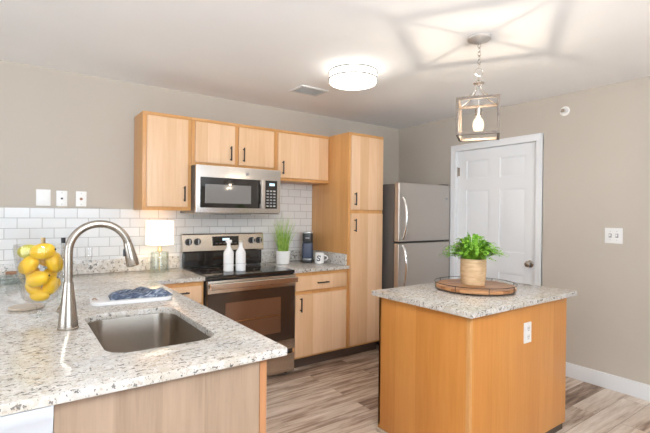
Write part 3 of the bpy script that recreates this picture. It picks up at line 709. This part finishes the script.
for y in (-2.345, -2.299):
    obj('toggle', B().box(W-0.018, W-0.007, y-0.005, y+0.005, 1.192, 1.210, 0.002), M['ceramic'], sw)
    obj('toggle_slot', B().box(W-0.0078, W-0.0071, y-0.010, y+0.010, 1.183, 1.214), M['ventgap'], sw)
    for z in (1.165, 1.232): obj('screw', B().lathe(W-0.007, y, [(0, 0), (0.0035, 0), (0.003, 0.0012), (0, 0.0015)], 10, z, MX), M['silver'], sw)
ot = thing('outlet', 'white power outlet on the island front panel', 'outlet', (2.37, -2.406, 0.680))
obj('plate', B().box(2.334, 2.407, -2.413, -2.4065, 0.622, 0.738, 0.003), M['plastic'], ot)
for z in (0.656, 0.704):
    r_ = obj('receptacle', B().box(2.355, 2.386, -2.4155, -2.4131, z-0.015, z+0.015, 0.001), M['ceramic'], ot)
    obj('slots', B().box(2.363, 2.3655, -2.4162, -2.4153, z-0.002, z+0.008).box(2.3755, 2.378, -2.4162, -2.4153, z-0.002, z+0.008).box(2.369, 2.372, -2.4162, -2.4153, z-0.011, z-0.007), M['black'], r_)
sp_ = thing('sprinkler', 'small round fire sprinkler high on the right wall', 'sprinkler', (W, -1.943, 2.236))
obj('escutcheon', B().lathe(W-0.0005, -1.943, [(0, 0), (0.040, 0), (0.040, 0.003), (0.028, 0.008), (0.022, 0.004), (0, 0.004)], 28, 2.236, MX), M['plastic'], sp_)
obj('sprinkler_head', B().lathe(W-0.005, -1.943, [(0, 0), (0.011, 0), (0.011, 0.010), (0.005, 0.014), (0.005, 0.030), (0.016, 0.032), (0.016, 0.034), (0, 0.034)], 16, 2.236, MX), M['nickel'], sp_)

# ---------------------------------------------------------------- things on the back counter and the range
# table lamp
lx, ly = 0.930, -0.180
tl_ = thing('table_lamp', 'lit table lamp with white drum shade and clear glass base', 'lamp', (lx, ly, ZC))
obj('foot', B().lathe(lx, ly, [(0, ZC+0.0005), (0.074, ZC+0.0005), (0.076, ZC+0.004), (0.074, ZC+0.014), (0.0, ZC+0.014)], 32), M['smoke'], tl_)
obj('glass_body', B().lathe(lx, ly, [(0.066, ZC+0.0145), (0.070, ZC+0.0145), (0.070, ZC+0.150), (0.066, ZC+0.160), (0.020, ZC+0.166), (0.020, ZC+0.162), (0.064, ZC+0.156), (0.066, ZC+0.148)], 32, closed=True), M['smoke'], tl_)
obj('rod', B().tube([(lx, ly, ZC+0.0145), (lx, ly, ZC+0.225)], 0.005, 12).lathe(lx, ly, [(0, ZC+0.166), (0.02, ZC+0.167), (0.014, ZC+0.185), (0.014, ZC+0.20), (0, ZC+0.20)], 20), M['brass'], tl_)
obj('shade', B().lathe(lx, ly, [(0.106, ZC+0.218), (0.1045, ZC+0.218), (0.1025, ZC+0.405), (0.104, ZC+0.405)], 40, closed=True), M['shade'], tl_, label='glowing white drum shade')
sp2 = B()
for j in range(3):
    a = 2*PI*j/3; sp2.tube([(lx, ly, ZC+0.36), (lx+0.103*math.cos(a), ly+0.103*math.sin(a), ZC+0.395)], 0.0018, 6)
sp2.tube([(lx, ly, ZC+0.226), (lx, ly, ZC+0.362)], 0.0025, 6)
obj('shade_spider', sp2, M['brass'], tl_)
obj('bulb', B().ball((lx+0.03, ly, ZC+0.29), 0.024, (1, 1, 1.3)), M['bulb'], tl_)
L_ = bpy.data.lights.new('table_lamp_light', 'POINT'); L_.energy = LAMP_W; L_.color = (1.0, 0.80, 0.56); L_.shadow_soft_size = 0.03
lo = bpy.data.objects.new('table_lamp_light', L_); COL.objects.link(lo); lo.location = Vector((lx+0.03, ly, ZC+0.29))

# frosted bottles on the cooktop
def bottle(x, y, label):
    z = 0.8737; t = thing('soap_bottle', label, 'bottle', (x, y, z), 'white bottles on the cooktop')
    obj('body', B().lathe(x, y, [(0, z), (0.038, z), (0.041, z+0.004), (0.041, z+0.140), (0.038, z+0.158), (0.024, z+0.180), (0.0155, z+0.196), (0.0145, z+0.222), (0.017, z+0.224), (0.017, z+0.230), (0, z+0.230)], 32), M['frost'], t)
    return t, z
b1, z = bottle(1.396, -0.45, 'taller frosted white bottle with square stopper on the cooktop')
obj('stopper', B().box(1.396-0.020, 1.396+0.020, -0.468, -0.432, z+0.2305, z+0.252, 0.003), M['frost'], b1)
b2, z = bottle(1.490, -0.475, 'frosted white bottle with thin tan stopper, nearer the cooktop\'s right side')
obj('stopper', B().lathe(1.490, -0.475, [(0, z+0.2305), (0.012, z+0.2305), (0.013, z+0.248), (0, z+0.248)], 18), M['stone'], b2)
for t, x, y in ((b1, 1.396, -0.45), (b2, 1.490, -0.475)):
    obj('label_band', B().lathe(x, y, [(0.0411, 0.935), (0.0415, 0.935), (0.0415, 0.937), (0.0411, 0.937)], 32, closed=True), M['ventgap'], t)

# potted grass
gx, gy = 2.040, -0.215
gp = thing('potted_grass', 'tall green grass in a small white pot beside the range', 'plant', (gx, gy, ZC))
obj('pot', B().lathe(gx, gy, [(0, ZC+0.0005), (0.056, ZC+0.0005), (0.062, ZC+0.006), (0.066, ZC+0.122), (0.063, ZC+0.124), (0.060, ZC+0.110), (0, ZC+0.110)], 32), M['ceramic'], gp)
gb = B(); rnd = random.Random(3)
for i in range(170):
    a = rnd.uniform(0, 2*PI); r = 0.045*math.sqrt(rnd.random()); ln = rnd.uniform(0.24, 0.50)*(1-0.35*r/0.045); lean = rnd.uniform(0.02, 0.085)*(0.4+r/0.045)
    a2 = a+rnd.uniform(-0.5, 0.5); w = rnd.uniform(0.0018, 0.0034); tw = rnd.uniform(0, PI); prev = None
    for s in range(5):
        f_ = s/4; c = Vector((gx+r*math.cos(a)+lean*math.cos(a2)*f_**1.7, gy+r*math.sin(a)+lean*math.sin(a2)*f_**1.7, ZC+0.108+ln*f_*(1-0.08*f_)))
        d_ = Vector((math.cos(tw), math.sin(tw), 0))*w*(1-0.85*f_); cur = (gb.bm.verts.new(c-d_), gb.bm.verts.new(c+d_))
        if prev: gb.bm.faces.new((prev[0], prev[1], cur[1], cur[0]))
        prev = cur
obj('grass_blades', gb, M['grass'], gp)

gp['kind'] = 'thing'
# coffee maker
kx, ky = 2.330, -0.195
cm = thing('coffee_maker', 'slim black and navy single-cup coffee maker on the counter', 'coffee maker', (kx, ky, ZC))
obj('base', B().slab(rrect(kx-0.052, kx+0.052, ky-0.085, ky+0.085, 0.025), ZC+0.0005, ZC+0.032, bev=0.004), M['black'], cm)
obj('tower', B().slab(rrect(kx-0.049, kx+0.049, ky-0.005, ky+0.084, 0.02), ZC+0.0325, ZC+0.27, bev=0.004), M['black'], cm)
obj('brew_head', B().slab(rrect(kx-0.050, kx+0.050, ky-0.070, ky+0.084, 0.03), ZC+0.205, ZC+0.283, bev=0.006), M['black'], cm)
obj('lid_rim', B().slab(rrect(kx-0.051, kx+0.051, ky-0.071, ky+0.085, 0.03), ZC+0.2835, ZC+0.300, bev=0.005), M['silver'], cm, label='silver lid')
obj('front_cover', B().slab(rrect(kx-0.052, kx+0.052, ky-0.084, ky-0.01, 0.028), ZC+0.046, ZC+0.190, bev=0.012), M['navy'], cm, label='navy rounded front')
obj('badge', B().box(kx-0.02, kx+0.02, ky-0.0725, ky-0.0705, ZC+0.236, ZC+0.243), M['silver'], cm)
obj('drip_tray', B().box(kx-0.042, kx+0.042, ky-0.082, ky-0.02, ZC+0.0325, ZC+0.040, 0.002), M['silver'], cm)

cm.rotation_euler = (0, 0, math.radians(-36))
# mug with an S
ux, uy = 2.366, -0.345
mg = thing('mug', 'white mug with a black letter S beside the coffee maker', 'mug', (ux, uy, ZC))
mr = 0.046
obj('cup', B().lathe(ux, uy, [(0, ZC+0.0005), (mr-0.006, ZC+0.0005), (mr, ZC+0.006), (mr, ZC+0.100), (mr-0.004, ZC+0.101), (mr-0.004, ZC+0.010), (0, ZC+0.008)], 36), M['ceramic'], mg)
hd_ = [(ux+0.811*(mr-0.002+0.036*math.sin(PI*i/10)), uy-0.585*(mr-0.002+0.036*math.sin(PI*i/10)), ZC+0.025+0.055*(i/10)) for i in range(11)]
obj('handle', B().tube(hd_, 0.0055, 10), M['ceramic'], mg)
cu = bpy.data.curves.new('s_curve', 'FONT'); cu.body = 'S'; cu.size = 0.075; cu.align_x = 'CENTER'; cu.align_y = 'CENTER'; cu.offset = 0.0012
tmp = bpy.data.objects.new('s_tmp', cu); COL.objects.link(tmp)
bpy.context.view_layer.update()
me = bpy.data.meshes.new_from_object(tmp.evaluated_get(bpy.context.evaluated_depsgraph_get())); bpy.data.objects.remove(tmp)
sb = B(); sb.bm.from_mesh(me)
sb.bm.verts.ensure_lookup_table()
ys = [v.co.y for v in sb.bm.verts]; ym = (max(ys)+min(ys))/2; yh = (max(ys)-min(ys))/2
sb.box(0.014, 0.019, ym+yh-0.020, ym+yh, -0.0001, 0.0001); sb.box(-0.019, -0.014, ym-yh, ym-yh+0.020, -0.0001, 0.0001)
bmesh.ops.triangulate(sb.bm, faces=list(sb.bm.faces))
bmesh.ops.subdivide_edges(sb.bm, edges=list(sb.bm.edges), cuts=1)
a0 = math.radians(-90-36-8)
for v in sb.bm.verts:
    a = a0+v.co.x/mr; v.co = Vector((ux+(mr+0.0006)*math.cos(a), uy+(mr+0.0006)*math.sin(a), ZC+0.052+(v.co.y-ym)))
obj('letter', sb, M['letter'], mg, label='black serif letter S')

# ---------------------------------------------------------------- things on the peninsula
# cutting board and towel
bd = thing('cutting_board', 'white marble paddle board lying behind the sink under a towel', 'cutting board', (0.49, -1.23, ZC))
RB = Matrix.Translation((0.515, -1.235, 0)) @ Matrix.Rotation(math.radians(-5), 4, 'Z')
o_ = B().slab(rrect(-0.205, 0.195, -0.095, 0.095, 0.055), ZC+0.0005, ZC+0.0185, [[(-0.175+0.010*math.cos(-2*PI*i/16), 0.010*math.sin(-2*PI*i/16)) for i in range(16)]], bev=0.003)
bmesh.ops.transform(o_.bm, matrix=RB, verts=o_.bm.verts); obj('board', o_, M['marble'], bd)
o_ = B().tube([(-0.175+0.008*math.cos(2*PI*i/16)-0.008, 0.004*math.sin(4*PI*i/16), ZC+0.0195+0.006*math.sin(2*PI*i/16)) for i in range(16)], 0.0022, 6, True)
bmesh.ops.transform(o_.bm, matrix=RB, verts=o_.bm.verts); obj('hanging_loop', o_, M['cork'], bd, label='brown leather hanging loop')
tw_ = thing('towel', 'folded navy and white fringed towel lying on the white board', 'towel', (0.53, -1.22, ZC+0.019))
tb = B(); nx, ny = 40, 16; zb0 = ZC+0.0192; rnd = random.Random(5)
def th_(i, j, top):
    u = i/nx; v = j/ny; x = -0.115+0.285*u; y = -0.070+0.145*v+0.01*math.sin(u*5)
    z = zb0+(0.028+0.007*math.sin(u*17+v*5)+0.005*math.sin(v*11+u*8))*min(1, (min(v, 1-v)*7)**0.5+0.12)*min(1, (min(u, 1-u)*12)**0.5+0.15) if top else zb0
    return RB @ Vector((x, y, z))
vt_ = [[tb.bm.verts.new(th_(i, j, True)) for j in range(ny+1)] for i in range(nx+1)]
vb_ = [[tb.bm.verts.new(th_(i, j, False)) for j in range(ny+1)] for i in range(nx+1)]
for i in range(nx):
    for j in range(ny):
        tb.bm.faces.new((vt_[i][j], vt_[i+1][j], vt_[i+1][j+1], vt_[i][j+1])); tb.bm.faces.new((vb_[i][j+1], vb_[i+1][j+1], vb_[i+1][j], vb_[i][j]))
for i in range(nx):
    tb.bm.faces.new((vb_[i][0], vb_[i+1][0], vt_[i+1][0], vt_[i][0])); tb.bm.faces.new((vt_[i][ny], vt_[i+1][ny], vb_[i+1][ny], vb_[i][ny]))
for j in range(ny):
    tb.bm.faces.new((vt_[0][j], vt_[0][j+1], vb_[0][j+1], vb_[0][j])); tb.bm.faces.new((vb_[nx][j], vb_[nx][j+1], vt_[nx][j+1], vt_[nx][j]))
obj('cloth', tb, M['towel'], tw_, angle=80)
fr_ = B()
for j in range(26):
    v = -0.066+0.137*j/25; x0 = 0.171
    p0_ = RB @ Vector((x0, v, zb0+0.005)); p1_ = RB @ Vector((x0+0.014, v+rnd.uniform(-.004, .004), zb0+0.006)); p2_ = RB @ Vector((x0+0.022, v+rnd.uniform(-.006, .006), zb0+0.0025))
    fr_.tube([p0_, p1_, p2_], 0.0016, 5)
obj('fringe', fr_, M['towel'], tw_)

# lemon vase
qx, qy = 0.094, -1.377
vs = thing('glass_vase', 'tall footed clear glass vase full of lemons left of the faucet', 'vase', (qx, qy, ZC))
z = ZC
vp = [(0.000, z+0.0005), (0.044, z+0.0005), (0.044, z+0.003), (0.020, z+0.008), (0.016, z+0.016), (0.018, z+0.046), (0.030, z+0.054), (0.054, z+0.066), (0.072, z+0.088), (0.080, z+0.125), (0.088, z+0.180), (0.099, z+0.250), (0.106, z+0.305), (0.102, z+0.324), (0.1005, z+0.323),
      (0.104, z+0.305), (0.097, z+0.250), (0.086, z+0.181), (0.078, z+0.126), (0.070, z+0.090), (0.052, z+0.069), (0.0, z+0.060)]
obj('bowl', B().lathe(qx, qy, vp, 48), M['clear'], vs)
def lemon_b():
    b = B(); prof = []; n = 14
    for i in range(n+1):
        t = PI*i/n; r = 0.034*math.sin(t)**0.85; zz = -0.048*math.cos(t)
        if i == n: zz += 0.005
        if i == n-1: r *= 0.75; zz += 0.003
        if i == 0: zz -= 0.002
        prof.append((r, zz))
    b.lathe(0, 0, prof, 20); return b
RI, FW = Vector((0.811, -0.585, 0)), Vector((0.585, 0.811, 0))
# offset across, offset away, height, axis (across, up, away), size
LEM = [(-0.056, 0.000, 0.289, 'lime', (-1, -0.05, 0.1), 0.98, 'greenish lemon at the rim of the glass vase'),
       (0.029, -0.032, 0.294, '', (1, 0.18, 0.1), 1.08, 'big yellow lemon topmost in the glass vase'),
       (-0.030, -0.036, 0.234, '', (0.7, 0.75, 0.1), 0.98, 'yellow lemon just under the greenish one in the vase'),
       (0.054, 0.012, 0.240, '', (0.25, -1, 0.2), 1.0, 'yellow lemon against the vase side next to the faucet, high up'),
       (-0.046, 0.018, 0.178, '', (-0.3, 1, 0.2), 0.9, 'yellow lemon against the vase side away from the faucet, mid height'),
       (0.019, -0.048, 0.172, '', (1, 0.35, 0.1), 1.0, 'yellow lemon at the very middle of the vase, facing front'),
       (0.042, 0.010, 0.134, '', (0.6, 0.8, 0.0), 0.95, 'yellow lemon low in the vase on the faucet side'),
       (-0.030, -0.006, 0.128, '', (-0.6, 0.5, 0.3), 0.85, 'yellow lemon low in the vase, second from the bottom'),
       (0.000, -0.004, 0.094, '', (1, 0.05, 0.1), 0.85, 'yellow lemon at the very bottom of the vase'),
       (0.004, 0.058, 0.250, '', (1, 0.3, 0.4), 0.95, None), (0.004, 0.052, 0.170, '', (0.3, 1.0, 0.2), 0.9, None)]
def place(o, q, ax, k):
    o.location = Vector((qx, qy, ZC+q[2]))+RI*q[0]+FW*q[1]; o.scale = (k, k, k)
    o.rotation_euler = (RI*ax[0]+Z*ax[1]+FW*ax[2]).to_track_quat('-Z', 'Y').to_euler()
green = None; yel = None
for u, w, zz, kind, rot, size, lab in LEM:
    lab = lab or 'yellow lemon mostly hidden at the back of the glass vase'
    if kind == 'lime' or yel is None:
        t = bpy.data.objects.new('lemon', None); COL.objects.link(t); tag(t, lab, 'lemon', 'lemons in the glass vase')
        so = obj('skin', lemon_b(), M['limon' if kind == 'lime' else 'lemon'], t)
        obj('stem_end', B().lathe(0, 0, [(0, -0.0515), (0.004, -0.0515), (0.0045, -0.049), (0, -0.0485)], 10), M['soil'], t, label='dark stem end')
        if kind != 'lime': yel = t
    else:
        t = dup(yel, (0, 0, 0), None, lab)
    place(t, (u, w, zz), rot, size)

# clear bottles behind the vase, round coaster, wooden stopper, flute
def oilbottle(x, y, cap, capmat, label, ht):
    t = thing('oil_bottle', label, 'bottle', (x, y, ZC), 'clear bottles behind the vase')
    obj('bottle_body', B().lathe(x, y, [(0, ZC+0.0005), (0.026, ZC+0.0005), (0.028, ZC+0.004), (0.028, ZC+0.13), (0.020, ZC+0.165), (0.010, ZC+0.19), (0.009, ZC+ht-0.035), (0.011, ZC+ht-0.034), (0.011, ZC+ht-0.03), (0, ZC+ht-0.03)], 24), M['smoke'], t)
    obj('cap', B().lathe(x, y, [(0, ZC+ht-0.0295), (0.010, ZC+ht-0.0295), (0.011, ZC+ht), (0, ZC+ht)], 16), capmat, t)
oilbottle(0.205, -1.06, None, M['black'], 'slender clear bottle with black cap between vase and faucet', 0.335)
oilbottle(0.117, -1.02, None, M['brass'], 'slender clear bottle with brass cap directly behind the lemons', 0.335)
co = obj('coaster', B().lathe(0.045, -1.170, [(0, ZC+0.0005), (0.070, ZC+0.0005), (0.074, ZC+0.003), (0.074, ZC+0.009), (0.071, ZC+0.012), (0, ZC+0.012)], 40), M['stone'], base=(0.045, -1.170, ZC))
tag(co, 'round tan stone coaster on the counter behind the vase foot', 'coaster')
cj = thing('canister', 'low clear glass canister with wooden knob by the tiled wall', 'canister', (0.02, -0.24, ZC))
obj('glass_body', B().lathe(-0.02, -0.24, [(0, ZC+0.0005), (0.085, ZC+0.0005), (0.088, ZC+0.004), (0.088, ZC+0.045), (0.085, ZC+0.045), (0.085, ZC+0.006), (0, ZC+0.004)], 36), M['smoke'], cj)
obj('lid', B().lathe(-0.02, -0.24, [(0, ZC+0.0455), (0.088, ZC+0.0455), (0.088, ZC+0.050), (0, ZC+0.052)], 36), M['smoke'], cj)
obj('lid_knob', B().tube([(-0.052, -0.24, ZC+0.067), (0.012, -0.24, ZC+0.067)], 0.011, 14).tube([(-0.02, -0.24, ZC+0.0522), (-0.02, -0.24, ZC+0.06)], 0.008, 10), M['cork'], cj, label='brown wooden knob')
wx, wy = 0.433, -0.17
wg = obj('champagne_flute', B().lathe(wx, wy, [(0, ZC+0.0005), (0.032, ZC+0.0005), (0.032, ZC+0.002), (0.005, ZC+0.008), (0.004, ZC+0.09), (0.014, ZC+0.105), (0.026, ZC+0.15), (0.026, ZC+0.21), (0.0245, ZC+0.21), (0.0245, ZC+0.15), (0.012, ZC+0.108), (0, ZC+0.098)], 28), M['clear'], base=(wx, wy, ZC))
tag(wg, 'clear stemmed glass standing by the tile behind the faucet', 'glass')

# ---------------------------------------------------------------- tray and fern on the island
tx, ty = 2.392, -2.045
ty0 = ZC+0.0005
tt = thing('serving_tray', 'round brown wooden tray with thin wire rail on the island', 'tray', (tx, ty, ZC))
obj('board', B().lathe(tx, ty, [(0, ty0+0.008), (0.236, ty0+0.008), (0.246, ty0+0.013), (0.246, ty0+0.027), (0.242, ty0+0.031), (0, ty0+0.031)], 64), M['tray'], tt)
rl = B(); rl.tube([(tx+0.249*math.cos(2*PI*i/64), ty+0.249*math.sin(2*PI*i/64), ty0+0.046) for i in range(64)], 0.0022, 6, True)
for i in range(8):
    a = 2*PI*i/8+0.15; rl.tube([(tx+0.2485*math.cos(a), ty+0.2485*math.sin(a), ty0+0.010), (tx+0.249*math.cos(a), ty+0.249*math.sin(a), ty0+0.046)], 0.0022, 6)
obj('wire_rail', rl, M['bronze'], tt, label='thin dark wire rail')
for i in range(4):
    a = PI/2*i+0.4; obj('foot', B().lathe(tx+0.2*math.cos(a), ty+0.2*math.sin(a), [(0, ty0), (0.012, ty0), (0.014, ty0+0.0078), (0, ty0+0.0078)], 16), M['bronze'], tt)
fx_, fy_ = 2.395, -2.030; fz = ty0+0.0315
pf = thing('potted_fern', 'bushy green fern in a round wood-look pot on the tray', 'plant', (fx_, fy_, fz))
obj('pot', B().lathe(fx_, fy_, [(0, fz), (0.070, fz), (0.076, fz+0.010), (0.080, fz+0.08), (0.080, fz+0.164), (0.076, fz+0.166), (0.072, fz+0.15), (0, fz+0.148)], 40), M['pot'], pf)
obj('soil', B().lathe(fx_, fy_, [(0, fz+0.1485), (0.0715, fz+0.1505), (0.0715, fz+0.154), (0, fz+0.156)], 24), M['soil'], pf)
fb = B(); rnd = random.Random(11); bmv = fb.bm
def leaf(c, d, n, ln, w):
    d = d.normalized(); s = d.cross(n); s = s.normalized() if s.length > 1e-4 else d.orthogonal().normalized(); nn = s.cross(d)
    p = [c, c+d*ln*0.35+s*w+nn*ln*0.06, c+d*ln*0.75+s*w*0.7, c+d*ln-nn*ln*0.08, c+d*ln*0.75-s*w*0.7, c+d*ln*0.35-s*w+nn*ln*0.06]
    bmv.faces.new([bmv.verts.new(q) for q in p])
for i in range(190):
    a = rnd.uniform(0, 2*PI); out = rnd.random()**0.7; hgt = rnd.uniform(0.05, 0.165)*(1.1-0.55*out); L0 = 0.165*out
    r0 = 0.05*math.sqrt(rnd.random()); c0 = Vector((fx_+r0*math.cos(a), fy_+r0*math.sin(a), fz+0.150)); dr_ = Vector((math.cos(a), math.sin(a), 0)); pts = []
    for s in range(9):
        f_ = s/8; pts.append(c0+dr_*(L0*f_)*1.0+Vector((0, 0, hgt*math.sin(f_*(PI*0.5+0.7*out))*1.0)))
    for s in range(1, 9):
        d_ = pts[s]-pts[s-1]; side = d_.cross(Vector((0, 0, 1)));
        if side.length < 1e-5: side = Vector((1, 0, 0))
        side.normalize(); n_ = side.cross(d_).normalized(); sz = 0.019*(1-0.35*s/8)*rnd.uniform(0.8, 1.2)
        for sg in (-1, 1):
            leaf(pts[s], d_.normalized()*0.55+side*sg*0.9+Vector((0, 0, rnd.uniform(-.25, .35))), n_, sz, sz*0.38)
            leaf(pts[s]-d_*0.5, d_.normalized()*0.3+side*sg+Vector((0, 0, rnd.uniform(-.3, .5))), n_, sz*0.9, sz*0.36)
    leaf(pts[-1], pts[-1]-pts[-2], Vector((0, 0, 1)), 0.016, 0.005)
obj('fronds', fb, M['fern'], pf, angle=80)
